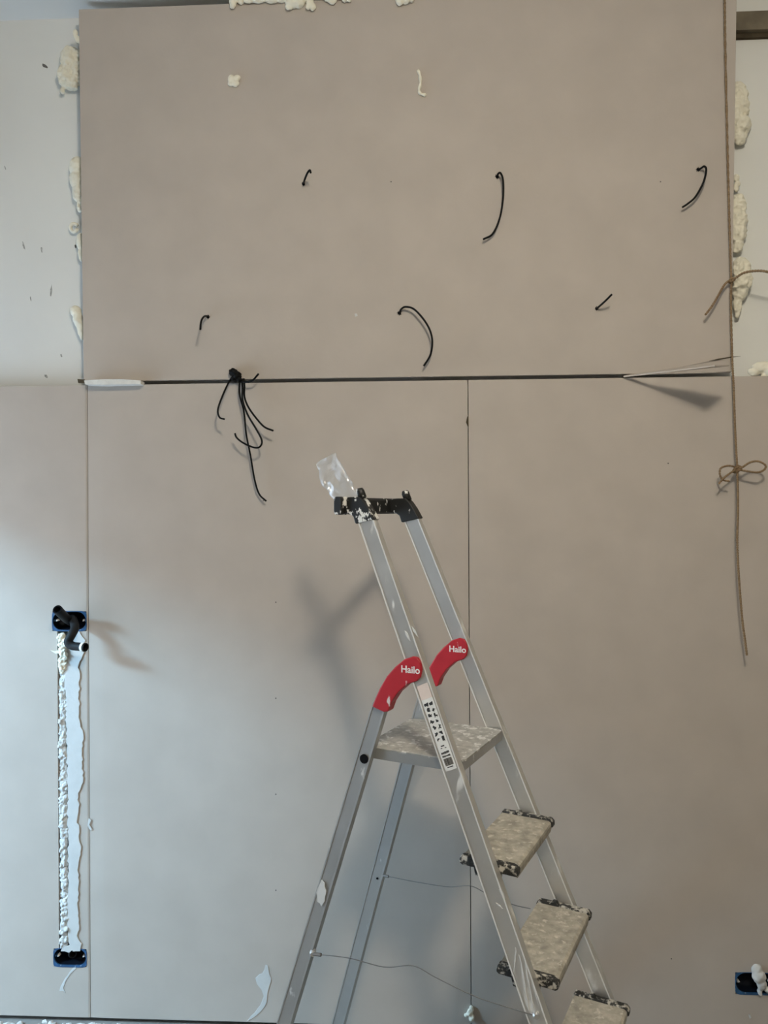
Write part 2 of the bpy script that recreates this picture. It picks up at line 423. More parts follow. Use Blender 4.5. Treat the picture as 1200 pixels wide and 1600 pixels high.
# little foam curl
cl = MB(); cc = P(116, 356, WW - 0.014)
rr = []
for j in range(13):
    t = 2 * math.pi * j / 14 + 0.6; rr.append(cc + Vector((math.cos(t) * 0.012, math.sin(t * 2) * 0.002, math.sin(t) * 0.013)))
tag(cl.tube(rr, 0.0055, 10).build('foam_curl', 'foam', None, True), 'tiny curled ring of foam on the white wall', 'foam', G)
foam('foam_lump', 'thin foam sliver below the small foam curl', [(126, 378, 7, 14), (127, 395, 5, 14)], G, seed=4, voxel=0.002, rough=0.0015)
foam('foam_lump', 'pointed foam lump near the lower corner of the sheet', [(118, 486, 9, 9), (122, 498, 8, 14), (126, 512, 6, 14), (128, 524, 4, 8)], G, seed=5, voxel=0.0025, rough=0.002)
foam('foam_lump', 'ribbed foam lump below the timber batten', [(1156, 150, 12, 20), (1158, 168, 12, 14), (1153, 140, 8, 14), (1150, 180, 10, 26), (1158, 196, 14, 17), (1156, 212, 10, 14)], G, seed=6)
foam('foam_lump', 'tiny foam crumb between two larger foam lumps', [(1151, 278, 5, 6), (1153, 287, 4, 5), (1150, 293, 4, 7)], G, seed=7, voxel=0.002, rough=0.002)
foam('foam_lump', 'tall ragged foam strip above the twine knot', [(1152, 322, 13, 18), (1153, 345, 14, 18), (1152, 365, 13, 16), (1152, 384, 9, 12)], G, seed=8, rough=0.005)
foam('foam_lump', 'wide foam lump behind the loose twine end', [(1158, 420, 14, 18), (1160, 438, 15, 18), (1156, 456, 12, 14), (1152, 478, 7, 16), (1151, 488, 4, 8)], G, seed=9, rough=0.005)
foam('foam_lump', 'foam lump resting on top of the sheet below the twine', [(1192, 574, 16, 9), (1178, 581, 10, 6), (1206, 578, 14, 12), (1194, 588, 4, 8)], G, seed=10, y=DW + 0.006, voxel=0.0025, rough=0.003)
GT = 'foam along the top edge of the upper sheet'
def foam_top(label, spec, seed):
    sp = [(a_, b_, c_, d_) for a_, b_, c_, d_ in spec]
    return foam('foam_bead', label, sp, GT, seed=seed, y=DW - LEAN - 0.008, voxel=0.0022, rough=0.0025)
foam_top('small hanging foam drip where the foam bead begins', [(364, 3, 6, 9), (363, 10, 4, 4), (376, 0, 6, 6)], 11)
foam_top('long flat foam bead along the top edge of the sheet', [(388, 0, 10, 5), (405, -1, 12, 6), (425, -1, 12, 6), (440, -2, 12, 6)], 12)
foam_top('broad foam drip at the end of the long bead', [(458, 3, 12, 10), (466, 0, 12, 12), (452, 11, 6, 5), (474, -4, 8, 8)], 13)
foam_top('knobbly foam drip beside the broad foam drip', [(484, 4, 6, 8), (489, 11, 5, 6), (481, 11, 4, 4)], 14)
foam_top('short round foam drip in the middle of the top edge', [(519, 0, 8, 6), (512, -4, 8, 6), (530, -6, 6, 5)], 15)
foam_top('barely showing pair of foam nubs at the top edge', [(538, -2, 5, 5), (546, -1, 4, 4)], 16)
foam_top('lone foam drip far along the top edge', [(625, 1, 7, 7), (634, 0, 8, 6), (643, -2, 5, 5)], 17)
foam('foam_dab', 'small square dab of foam stuck on the upper sheet', [(362, 124, 6, 7), (370, 122, 6, 5), (368, 131, 6, 5), (361, 131, 5, 4)], 'foam dabs on the upper sheet', y=W(366, 126, 0.004).y, seed=18, voxel=0.0018, rough=0.0015)
sq = smooth_path([W(653, 110, 0.003), W(656, 118, 0.005), W(657, 130, 0.005), W(655, 140, 0.005), W(657, 146, 0.005), (W(666, 149, 0.004))], 5)
tag(MB().tube(sq, [0.0045 + 0.0018 * math.sin(i * 1.1) * 0.5 for i in range(len(sq) - 1)] + [0.003], 10).build('foam_dab', 'foam', None, True), 'bent foam squiggle stuck on the upper sheet', 'foam', 'foam dabs on the upper sheet')

# ---- lamp cables poking through the upper sheet
GC = 'lamp cables in the upper sheet'
def cable(label, pts, r=0.0031, group=GC, hole=True, name='lamp_cable', cat='cable'):
    p = smooth_path([W(*q) for q in pts], 8)
    t = thing(name, p[0]); MB().tube(p, r, 10).build('sheath', 'cable', t, True)
    if hole:
        rnd = random.Random(int(pts[0][0])); lp = []
        for j in range(16):
            a_ = 2 * math.pi * j / 16; q = rnd.uniform(0.004, 0.0055) if j % 2 else rnd.uniform(0.005, 0.0095)
            lp.append(W(pts[0][0], pts[0][1], 0.0002) + Vector((math.cos(a_) * q, 0, math.sin(a_) * q)))
        MB().prism(lp, (0, -0.0005, 0)).build('hole_edge', 'dark', t)
    return tag(t, label, cat, group)
cable('short black cable stub curling upward in the top row', [(474, 287, -0.006), (476, 281, 0.03), (480, 271, 0.05), (484, 266, 0.058), (485.5, 270, 0.062)])
cable('long black cable hanging straight down in the top row', [(777, 276, -0.006), (778, 272, 0.012), (782, 270.5, 0.02), (786, 282, 0.025), (786, 310, 0.022), (781, 340, 0.016), (770, 365, 0.014), (755, 374, 0.018)])
cable('curved black cable closest to the hanging twine', [(1091, 265, -0.006), (1096, 262.5, 0.012), (1100.5, 260, 0.022), (1103.5, 266, 0.028), (1099, 285, 0.03), (1087, 307, 0.026), (1075, 318, 0.022), (1066, 324, 0.02)])
cable('short hooked black cable stub above the cable bundle', [(325, 495, -0.006), (320, 494, 0.03), (315.5, 499, 0.06), (313.5, 507, 0.075), (313, 515, 0.08)])
cable('black cable bowed in a half circle in the lower row', [(624, 489, -0.006), (627, 483, 0.01), (634, 479.5, 0.018), (648, 484, 0.026), (666, 505, 0.03), (675, 528, 0.03), (673, 553, 0.024), (662, 572, 0.02)])
cable('short straight black cable stub in the lower row', [(932, 482, -0.006), (936, 479, 0.015), (946, 470, 0.04), (956, 460, 0.06)])

# ---- cable bundle at the joint
GB = 'cables bunched at the joint'
bl = [(W(365, 582, 0.012), (0.014, 0.016, 0.012)), (W(371, 588, 0.014), (0.013, 0.018, 0.015)), (W(366, 592, 0.012), (0.011, 0.016, 0.011)), (W(374, 594, 0.012), (0.008, 0.016, 0.008))]
tag(lumps('tape_plug', 'cable', bl, None, 0.0022, 0.003, 90, 3), 'black taped plug wedged in the joint where cables emerge', 'tape')
cable('thin black cable curving down beside the taped plug', [(362, 590, 0.004), (356, 600, 0.03), (347, 620, 0.05), (340.5, 640, 0.062), (343, 652, 0.066), (351, 655, 0.068)], 0.0028, GB, False, 'loose_cable')
cable('short black cable end sticking upward from the bundle', [(374, 590, 0.006), (379, 596, 0.02), (386, 597, 0.03), (395, 594, 0.04), (404, 584, 0.05)], 0.0030, GB, False, 'loose_cable')
cable('longest black cable of the bundle hanging almost straight', [(376, 592, 0.006), (374, 604, 0.025), (375, 620, 0.028), (381, 643, 0.03), (385, 680, 0.03), (391, 710, 0.026), (398, 750, 0.022), (405, 772, 0.018), (416, 783, 0.02)], 0.0028, GB, False, 'loose_cable')
cable('black cable of the bundle looping back up to one side', [(378, 592, 0.008), (379, 608, 0.034), (379, 625, 0.04), (387, 648, 0.046), (400, 670, 0.052), (409, 688, 0.056), (406, 698, 0.058), (396, 699, 0.058), (380, 692, 0.055), (370, 684, 0.05), (367, 677, 0.05)], 0.0029, GB, False, 'loose_cable')
cable('black cable of the bundle sweeping out to its blunt end', [(381, 592, 0.008), (382, 604, 0.028), (382, 620, 0.03), (388, 636, 0.034), (400, 653, 0.04), (413, 667, 0.045), (427, 673, 0.05)], 0.0030, GB, False, 'loose_cable')

# ---- flush socket boxes
def stadium(cx, cz, hw, r, n, y):
    out = []
    for k in range(n):
        t = 2 * math.pi * k / n
        c = math.cos(t); sn = math.sin(t)
        x = (hw - r) * (1 if c > 1e-6 else -1 if c < -1e-6 else 0) + r * c
        out.append(Vector((cx + x, y, cz + r * sn)))
    return out
def rrect(cx, cz, hw, hh, n, y, p=8):
    out = []
    for k in range(n):
        t = 2 * math.pi * k / n; c = math.cos(t); sn = math.sin(t)
        q = (abs(c) ** p + abs(sn) ** p) ** (-1 / p)
        out.append(Vector((cx + hw * c * q, y, cz + hh * sn * q)))
    return out
def socket_box(px, py, hw, hh, r, label, group, dz=0.0, ihw=None):
    c = P(px, py); y = DW - 0.0015; n = 48
    t = thing('socket_box', Vector((c.x, DW, c.z - hh)))
    ihw = ihw or hw - 0.002
    m = MB()
    m.rings([rrect(c.x, c.z, hw - 0.003, hh - 0.003, n, DW + 0.045), rrect(c.x, c.z, hw - 0.003, hh - 0.003, n, DW + 0.004), rrect(c.x, c.z, hw, hh, n, DW + 0.0005), rrect(c.x, c.z, hw, hh, n, y),
             stadium(c.x, c.z + dz, ihw, r, n, y), stadium(c.x, c.z + dz, ihw - 0.002, r - 0.002, n, DW + 0.04)], cap=True)
    m.build('casing', 'blue', t)
    q = MB(); q.rings([stadium(c.x, c.z + dz, ihw - 0.0008, r - 0.0008, n, DW + 0.002), stadium(c.x, c.z + dz, ihw - 0.004, r - 0.004, n, DW + 0.02), stadium(c.x, c.z + dz, ihw - 0.006, r - 0.006, n, DW + 0.036)])
    q.f = [f for f in q.f if len(f) == 4] + [q.f[-1]]
    q.build('interior', 'navy', t, True)
    for sx in (-1, 1):
        s0 = Vector((c.x + sx * (ihw - 0.011), DW + 0.006, c.z + dz))
        MB().tube([s0 + Vector((0, 0.012, 0)), s0, s0 + Vector((0, -0.003, 0))], [0.0045, 0.0045, 0.003], 3).build('screw', 'print_white', t)
        MB().tube([s0 + Vector((sx * 0.008, 0.012, 0)), s0 + Vector((sx * 0.008, -0.002, 0))], 0.003, 10).build('screw_boss', 'blue', t)
    return t
GS = 'flush boxes in the boards'
b1 = socket_box(108.5, 970.5, 0.056, 0.032, 0.029, '', GS, 0.001)
tag(b1, 'blue double socket box with bent black conduits, above the plastered chase', 'socket box', GS)
b2 = socket_box(109.5, 1496.5, 0.054, 0.0295, 0.0262, '', GS, 0.0025)
tag(b2, 'blue double socket box at the lower end of the plastered chase', 'socket box', GS)
b3 = socket_box(1180, 1537, 0.060, 0.034, 0.0305, '', GS, 0.0025)
tag(b3, 'dark blue socket box half covered by a white filler blob', 'socket box', GS)

def conduit(label, pts, r, ring=False, name='conduit'):
    p = smooth_path(pts, 8); t = thing(name, p[0])
    m = MB(); rr = r
    m.tube(p, rr, 14, cap=False)
    e = p[-1]; dr = (p[-1] - p[-2]).normalized()
    # open end: rim and inner wall
    u_ = dr.orthogonal().normalized(); v_ = dr.cross(u_)
    circ = lambda c, q: [c + u_ * math.cos(2 * math.pi * k / 14) * q + v_ * math.sin(2 * math.pi * k / 14) * q for k in range(14)]
    m.build('sleeve', 'conduit', t, True)
    q = MB(); q.rings([circ(e - dr * 0.001, rr), circ(e, rr), circ(e, rr * 0.72), circ(e - dr * 0.02, rr * 0.70)]); q.f = q.f[:-2] + [q.f[-1]]
    q.build('open_end', 'dark', t)
    if ring:
        a_ = e - dr * 0.013; g_ = MB(); g_.rings([circ(a_, rr * 1.0), circ(a_, rr * 1.14), circ(a_ + dr * 0.008, rr * 1.14), circ(a_ + dr * 0.008, rr * 1.0)], cap=False)
        g_.build('tape_ring', 'print_white', t)
    return tag(t, label, 'conduit', 'black conduits in the socket boxes')
conduit('straight black conduit stub poking up out of the upper socket box', [P(112, 972, DW + 0.03), P(106, 968, DW - 0.01), P(98, 961, DW - 0.05), P(89.5, 952, DW - 0.085)], 0.0140)
conduit('bent black conduit with white tape ring below the upper socket box', [P(113, 966, DW + 0.03), P(115, 970, DW - 0.01), P(117, 981, DW - 0.045), P(112, 992, DW - 0.062), P(106.5, 1003, DW - 0.068), P(113, 1009, DW - 0.07), P(124, 1010.5, DW - 0.075), P(134, 1011.5, DW - 0.082)], 0.0130, True)
conduit('black conduit end inside the lower socket box', [P(112, 1490, DW + 0.034), P(113, 1490.5, DW + 0.01), P(114, 1491, DW - 0.006)], 0.0115)

# ---- the plastered cable chase
ch = thing('plastered_chase', P(112, 1483))
pl_ = [(108, 990), (114, 1000), (103, 1000)]
right = [(133, 1018), (126, 1034), (123, 1042), (126, 1060), (124, 1080), (125, 1110), (126, 1130), (131, 1148), (131, 1165), (129, 1190), (132, 1215), (126, 1235), (123, 1245), (124, 1262), (122, 1280), (125, 1300), (127, 1335), (123, 1350), (124, 1380), (123, 1420), (124, 1440), (122, 1465), (128, 1474), (126, 1482), (112, 1484)]
left = [(107, 1460), (107, 1400), (107, 1330), (106.5, 1260), (106, 1200), (104, 1120), (102, 1050), (101, 1016)]
lp = ragged([(103, 1005), (112, 1012), (124, 1015)] + right + left, 5, 1.7, 5, lambda x, y: W(x, y, -0.001))
MB().prism(lp, (0, -0.0042, 0)).build('plaster_skim', 'plaster', ch, bevel=0.0012)
# patch in the crook of the conduit
lp = ragged([(116, 987), (124, 986), (134, 1000), (131, 1006), (116, 1003)], 6, 0.8, 6, lambda x, y: W(x, y, -0.001))
MB().prism(lp, (0, -0.0035, 0)).build('plaster_patch', 'plaster', ch)
lp = ragged([(98, 1480), (120, 1474), (127, 1478), (126, 1485), (108, 1487), (96, 1485)], 5, 0.9, 8, lambda x, y: W(x, y, -0.001))
MB().prism(lp, (0, -0.004, 0)).build('plaster_patch', 'plaster', ch)
# knobbly foam filling pressed into the chase, lump by lump
rnd = random.Random(4); y_ = 990.0; k_ = 0.00202; q = 0
while y_ < 1464:
    hgt = rnd.uniform(9, 26); xc = 98.5 + (y_ - 990) / 490 * 3.0 + rnd.uniform(-1.2, 1.2); dep = rnd.uniform(0.002, 0.012)
    if y_ < 1030: dep = -0.004; xc -= 1.0
    bs = [(P(xc, y_ + hgt / 2, DW + dep), (rnd.uniform(6.0, 8.0) * k_, rnd.uniform(0.008, 0.011), hgt * 0.62 * k_))]
    for _ in range(5):
        bs.append((P(xc + rnd.uniform(-5, 5), y_ + hgt / 2 + rnd.uniform(-0.5, 0.5) * hgt, DW + dep - rnd.uniform(0.0, 0.006)), (rnd.uniform(2.2, 4.5) * k_, 0.006, rnd.uniform(2.5, 5.5) * k_)))
    lumps('filling_lump', 'foam' if y_ < 1030 else 'plaster', bs, ch, 0.0022, 0.0042, 110, q)
    y_ += hgt * rnd.uniform(0.80, 1.0); q += 1
lp = ragged([(80, 1016), (88, 1017), (96, 1015), (97, 1020), (88, 1021)], 4, 0.6, 9, lambda x, y: W(x, y, 0.0))
MB().prism(lp, (0, -0.006, 0)).build('filling_crumb', 'foam', ch)
tag(ch, 'vertical cable chase filled with foam and a white plaster skim', 'wall chase')

# ---- plaster smears and blobs
def smear(name, label, outline, th, seed, group=None, mt='plaster', cat='plaster', amp=0.8):
    lp = ragged(outline, 5, amp, seed, lambda x, y: W(x, y, 0.0002))
    return tag(MB().prism(lp, (0, -th, 0)).build(name, mt, None, bevel=0.0006, seg=1), label, cat, group)
GP = 'plaster smears on the boards'
smear('plaster_smear', 'curved white plaster smear on the board beside the ladder foot', [(415, 1507), (419, 1508), (420, 1516), (424, 1528), (421, 1540), (418, 1552), (417, 1566), (410, 1578), (400, 1587), (385, 1596), (397, 1583), (407, 1570), (412, 1556), (408, 1546), (401, 1537), (399, 1528), (405, 1522), (410, 1521)], 0.0012, 3, GP)
smear('plaster_smear', 'pale plaster streak running down from the lower socket box', [(118, 1508), (112, 1515), (102, 1528), (95, 1541), (93, 1548), (99, 1548), (103, 1552), (99, 1543), (103, 1532), (110, 1522), (119, 1513)], 0.0010, 4, GP, amp=0.4)
smear('plaster_smear', 'tiny plaster chip on the board edge beside the chase', [(139, 1278), (143, 1281), (140, 1288), (145, 1296), (141, 1297), (137, 1290)], 0.002, 5, GP, amp=0.5)
smear('plaster_smear', 'tiny white chip below the half covered socket box', [(1169, 1584), (1172, 1585), (1174, 1590), (1171, 1591)], 0.003, 6, GP, amp=0.3)
smear('plaster_smear', 'small white plaster dot on the upper sheet', [(554, 490), (558, 490), (559, 494), (555, 495)], 0.001, 7, GP, amp=0.3)
tag(lumps('filler_blob', 'plaster', [(P(1183, 1516, DW - 0.012), (0.015, 0.012, 0.020)), (P(1186, 1526, DW - 0.016), (0.021, 0.014, 0.020)), (P(1190, 1538, DW - 0.014), (0.014, 0.013, 0.018)), (P(1188, 1549, DW - 0.008), (0.007, 0.008, 0.016)), (P(1199, 1546, DW - 0.01), (0.010, 0.010, 0.008))], None, 0.0025, 0.003, 60, 5), 'white filler blob stuck over the dark blue socket box', 'plaster')
tag(lumps('foam_drip', 'foam', [(P(734, 1582, DW - 0.005), (0.009, 0.010, 0.011)), (P(737, 1590, DW - 0.005), (0.009, 0.010, 0.012)), (P(728, 1586, DW - 0.005), (0.006, 0.006, 0.005)), (P(737, 1576, DW - 0.003), (0.006, 0.006, 0.010))], None, 0.0022, 0.003, 90, 6), 'small foam drip at the foot of the middle joint', 'foam')

# ---- twine
def twine(pts, r=0.0031, n=10): 
    p = smooth_path(pts, n); return MB().tube(p, r, 10, twist=420, lobe=0.22)
k1 = W(1143, 438, 0.022); top = P(1132, -30, DW - LEAN - 0.02); top = Vector((top.x, top.y, ZC))
tw = thing('twine', W(1167, 1024, 0.05))
twine([top, W(1133, 60, 0.015), W(1136, 200, 0.014), W(1139, 320, 0.014), W(1142, 420, 0.018), k1, W(1142, 470, 0.018), W(1144, 560, 0.016), W(1146, 600, 0.022), W(1149, 680, 0.032), W(1152, 732, 0.04)], n=40).build('upper_strand', 'twine', tw, True)
k2 = W(1152, 733, 0.042)
twine([k2, W(1153, 790, 0.045), W(1152, 850, 0.048), W(1155, 910, 0.05), W(1160, 970, 0.05), W(1164, 1000, 0.05), W(1167, 1024, 0.05)], n=30).build('lower_strand', 'twine', tw, True)
twine([k1, W(1136, 441, 0.026), W(1130, 448, 0.03), W(1121, 464, 0.034), W(1112, 479, 0.036), W(1102, 492, 0.036)], 0.0031).build('tail', 'twine', tw, True)
twine([k1, W(1150, 434, 0.03), W(1162, 426.5, 0.045), W(1178, 423.5, 0.06), W(1195, 424, 0.07), W(1212, 430, 0.07), W(1228, 446, 0.07)], 0.0034).build('tail', 'twine', tw, True)
def knot(c, r, name, seed):
    m = MB(); rnd = random.Random(seed); pts = []
    for j in range(46):
        t = j / 45 * 2 * math.pi * 3
        pts.append(c + Vector((math.cos(t) * r * (1 + 0.35 * math.cos(t * 0.67)), math.sin(t * 1.33) * r * 0.55, math.sin(t + 0.5) * r * (0.95 + 0.3 * math.sin(t * 0.67)))))
    m.tube(pts, 0.0032, 8, twist=420, lobe=0.2).build(name, 'twine', tw, True)
knot(k1, 0.0055, 'knot', 1); knot(k2, 0.0085, 'knot', 2)
twine([k2, W(1160, 730, 0.048), W(1172, 722.5, 0.052), W(1185, 721, 0.054), (W(1196, 727, 0.055)), W(1194, 734, 0.055), W(1184, 738, 0.053), W(1168, 736.5, 0.05), k2], 0.0030).build('bow_loop', 'twine', tw, True)
twine([k2, W(1146, 729, 0.047), W(1136, 728, 0.05), W(1126, 732, 0.052), W(1125, 742, 0.052), W(1130, 750, 0.05), W(1140, 752, 0.05)], 0.0028).build('bow_loop', 'twine', tw, True)
twine([k2, W(1143, 738, 0.05), W(1132, 746, 0.054), W(1123, 756, 0.056)], 0.0028).build('tail', 'twine', tw, True)
tag(tw, 'brown jute twine hanging down the wall with a knot and a small bow', 'twine')

# ------------------------------------------------------------------ the step ladder
ld = thing('step_ladder', L(0.15, 0, HF))
tag(ld, 'paint-splashed aluminium step ladder with red hinges standing before the boards', 'ladder')
RB, RT = 0.0445, 0.021
def profile(b, t, rim=0.0014, rw=0.0035):
    """horizontal cross-section (s, w) with raised edges on both broad faces"""
    x, y = b / 2, t / 2
    return [(-x, -y), (-x + rw, -y), (-x + rw + 0.001, -y + rim), (x - rw - 0.001, -y + rim), (x - rw, -y), (x, -y),
            (x, y), (x - rw, y), (x - rw - 0.001, y - rim), (-x + rw + 0.001, y - rim), (-x + rw, y), (-x, y)]
def rail(name, mt, sfn, wfn, side, h0, h1, b, t):
    pr = profile(b, t)
    m = MB(); m.rings([[L(sfn(h) + a_, side * wfn(h) / 2 + c_, h) for a_, c_ in pr] for h in (h0, h1)])
    o = m.build(name, mt, ld); o.data.materials.append(M['aluminium_edge_highlight'])
    # edge highlights put into a lighter colour on the raised outer edges
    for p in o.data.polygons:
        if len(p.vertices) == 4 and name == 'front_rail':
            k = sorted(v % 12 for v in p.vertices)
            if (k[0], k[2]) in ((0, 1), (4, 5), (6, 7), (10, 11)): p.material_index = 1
    return o
for sd in (-1, 1):
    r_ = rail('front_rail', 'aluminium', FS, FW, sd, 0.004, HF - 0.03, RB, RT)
    m = MB(); m.rings([[L(FS(h) + a_, sd * FW(h) / 2 + c_, h) for a_, c_ in ((-.027, -.014), (.027, -.014), (.027, .014), (-.027, .014))] for h in (HF - 0.05, HF)])
    m.build('foot', 'cap_plastic', ld, bevel=0.003)
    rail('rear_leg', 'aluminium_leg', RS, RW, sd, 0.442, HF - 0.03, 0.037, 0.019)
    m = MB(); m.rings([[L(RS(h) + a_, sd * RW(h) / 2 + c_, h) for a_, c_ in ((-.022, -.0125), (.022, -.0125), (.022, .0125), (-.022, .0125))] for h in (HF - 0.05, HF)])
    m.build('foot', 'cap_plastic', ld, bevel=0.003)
# treads
SP = 0.2107
for i in range(4):
    h = 0.757 + SP * i; s0 = FS(h) ; hw = FW(h) / 2 - RT / 2
    if h > HF - 0.05: continue
    ce = [(-0.062, 0.0), (0.056, 0.0), (0.062, 0.004), (0.063, 0.010), (0.061, 0.026), (0.057, 0.026), (0.057, 0.012), (-0.058, 0.012), (-0.058, 0.022), (-0.062, 0.022)]
    m = MB(); m.prism([L(s0 + a_, -hw + 0.017, h + b_) for a_, b_ in ce], L(0, 2 * hw - 0.034, 0) - L(0, 0, 0))
    st = m.build('tread', 'tread', ld)
    for sd in (-1, 1):
        c = MB(); a0 = -hw if sd < 0 else hw - 0.020
        ol = [(-0.066, 0.004), (-0.062, -0.004), (0.060, -0.004), (0.067, 0.003), (0.067, 0.014), (0.062, 0.018), (-0.060, 0.016), (-0.066, 0.012)]
        c.prism([L(s0 + a_, a0, h + b_) for a_, b_ in ol], L(0, 0.020, 0) - L(0, 0, 0))
        c.build('end_cap', 'cap_plastic', ld, bevel=0.0025)
        # bracket below the tread riding on the rail
        c = MB(); c.prism([L(s0 + a_, a0 + 0.002, h + b_) for a_, b_ in ((-0.034, 0.016), (0.030, 0.016), (0.024, 0.040), (-0.030, 0.034))], L(0, 0.016, 0) - L(0, 0, 0))
        c.build('bracket', 'cap_plastic', ld, bevel=0.002)
        c = MB(); y0 = -hw if sd < 0 else hw - 0.030
        c.hexa([L(s0 + a_, y0 + c_, h + e_) for e_ in (0.002, -0.014) for a_, c_ in ((-0.030, 0), (0.028, 0), (0.028, 0.030), (-0.030, 0.030))]) if sd > 0 else None
        if sd > 0:
            c = MB(); c.prism([L(s0 + a_, hw - 0.020, h + b_) for a_, b_ in ((-0.030, -0.003), (-0.026, -0.010), (-0.016, -0.010), (-0.012, -0.003))], L(0, 0.014, 0) - L(0, 0, 0))
            c.build('cap_lug', 'cap_plastic', ld)

# platform
hp = 0.550
pw = 0.138
m = MB(); m.prism([L(0.000, -pw, hp), L(-0.002, pw - 0.01, hp), L(0.05, pw, hp), L(0.245, pw, hp), L(0.252, pw - 0.02, hp), L(0.252, -pw + 0.02, hp), L(0.245, -pw, hp)], (0, 0, -0.004))
pt = m.build('platform', 'platform_top', ld)
def strip(name, a, b, c, par, mt='aluminium_leg'):
    MB().hexa([L(*a, hp + 0.026 + (0 if True else 0)), L(*b, hp + 0.026), L(b[0] + c[0], b[1] + c[1], hp + 0.026), L(a[0] + c[0], a[1] + c[1], hp + 0.026),
               L(*a, hp + 0.001), L(*b, hp + 0.001), L(b[0] + c[0], b[1] + c[1], hp + 0.001), L(a[0] + c[0], a[1] + c[1], hp + 0.001)]).build(name, mt, par, bevel=0.001, seg=1)
strip('side_lip', (0.000, -pw), (0.247, -pw), (0, 0.004), pt)
strip('side_lip', (0.05, pw - 0.004), (0.247, pw - 0.004), (0, 0.004), pt)
strip('front_lip', (0.250, -pw + 0.004), (0.250, pw - 0.004), (-0.004, 0), pt)
strip('back_lip', (-0.002, -pw + 0.004), (-0.002, pw - 0.012), (0.004, 0), pt)
# pivots between the platform and the rails
for sd in (-1, 1):
    MB().tube([L(0.235, sd * (pw - 0.004), hp + 0.012), L(0.235, sd * (FW(hp) / 2 + 0.004), hp + 0.012)], 0.008, 12).build('pivot', 'dark', ld, True)
    MB().tube([L(RS(0.575), sd * (pw - 0.004), 0.575), L(RS(0.575), sd * (RW(0.575) / 2), 0.575)], 0.007, 12).build('pivot', 'dark', ld, True)
s_, h_ = LP(568.5, 1186, -RW(0.577) / 2 - 0.0095)
c0 = -RW(h_) / 2 - 0.0085
MB().tube([L(s_, c0 + 0.004, h_), L(s_, c0 - 0.0015, h_)], 0.0108, 20).build('plug', 'dark', ld)
# red hinge arms with white lettering
ROUT = [(0.034, 0.45), (0.064, 0.459), (0.076, 0.457), (0.084, 0.436), (0.101, 0.411), (0.126, 0.389), (0.149, 0.380), (0.1575, 0.370), (0.161, 0.354), (0.158, 0.337), (0.150, 0.327), (0.138, 0.326), (0.117, 0.334), (0.094, 0.353), (0.073, 0.376), (0.055, 0.405), (0.043, 0.429)]
def resample(lp, n):
    v3 = [Vector((a_, b_, 0)) for a_, b_ in lp]
    return [(p.x, p.y) for p in v3]
for sd in (-1, 1):
    wc = sd * FW(0.37) / 2; th = 0.030
    m = MB(); m.prism([L(a_, wc - th / 2, b_) for a_, b_ in ROUT], L(0, th, 0) - L(0, 0, 0))
    ar = m.build('hinge_arm', 'red', ld, bevel=0.003, seg=3); ar['label'] = 'red plastic hinge arm with white lettering'
    cu = bpy.data.curves.new('lettering', 'FONT'); cu.body = 'Hailo'; cu.size = 0.0222; cu.extrude = 0.0003; cu.offset = 0.0004; cu.align_x = 'CENTER'; cu.align_y = 'CENTER'
    to = bpy.data.objects.new('tmp', cu); COL.objects.link(to)
    dg = bpy.context.evaluated_depsgraph_get(); me = bpy.data.meshes.new_from_object(to.evaluated_get(dg)); bpy.data.objects.remove(to)
    o0 = L(0.1335, wc - th / 2 - 0.0004, 0.356); ux = (L(1, 0, 0) - L(0, 0, 0)); uz = Vector((0, 0, 1)); un_ = -(L(0, 1, 0) - L(0, 0, 0))
    base = parent_origin(ar)
    for v in me.vertices: v.co = o0 + ux * v.co.x + uz * v.co.y + un_ * v.co.z - base
    link('lettering', me, 'print_white', ar, base)
# instruction sticker on the near rail
wn = -FW(0.48) / 2
def on_rail(a_, t, lift):        # a_ across the rail (-1..1), t along the sticker 0..1 from top
    h = 0.387 + 0.178 * t + 0.006 * (-a_)
    return L(FS(h) + 0.0005 + a_ * 0.0155, -FW(h) / 2 - RT / 2 + 0.0014 - lift, h)
def on_strip(name, a0, a1, t0, t1, mt, lift, par, n=1):
    m = MB(); lo = [on_rail(a0, t0, lift), on_rail(a1, t0, lift), on_rail(a1, t1, lift), on_rail(a0, t1, lift)]
    un_ = (L(0, 1, 0) - L(0, 0, 0)) * 0.0004
    m.prism(lo, un_); return m.build(name, mt, par)
sk = on_strip('sticker', -1, 1, 0.14, 1.0, 'sticker', 0.0006, ld); sk['label'] = 'white instruction sticker with pictograms and a barcode'
on_strip('faded_patch', -1, 1, 0.0, 0.17, 'sticker_faded', 0.0007, sk)
rnd = random.Random(11)
def picto(a_, t, seed):
    rr = random.Random(seed); un_ = (L(0, 1, 0) - L(0, 0, 0)) * 0.0003; n = rr.choice((7, 9, 11)); lp = []
    for j in range(n):
        an = 2 * math.pi * j / n; q = rr.uniform(0.18, 1.0)
        lp.append(on_rail(a_ + math.cos(an) * 0.46 * q, t + math.sin(an) * 0.036 * q, 0.0009))
    MB().prism(lp, un_).build('pictogram', 'ink', sk)
q = 0
for r in range(7):
    for a_ in (-0.42, 0.45):
        picto(a_ + rnd.uniform(-.1, .1), 0.23 + r * 0.068 + (0.01 if a_ > 0 else 0), 20 + q); q += 1
for a_, t0, t1, wd in ((-0.1, 0.715, 0.728, 0.6), (-0.4, 0.74, 0.748, 0.3), (0.3, 0.745, 0.752, 0.3)):
    on_strip('print_line', a_ - wd / 2, a_ + wd / 2, t0, t1, 'ink', 0.0009, sk)
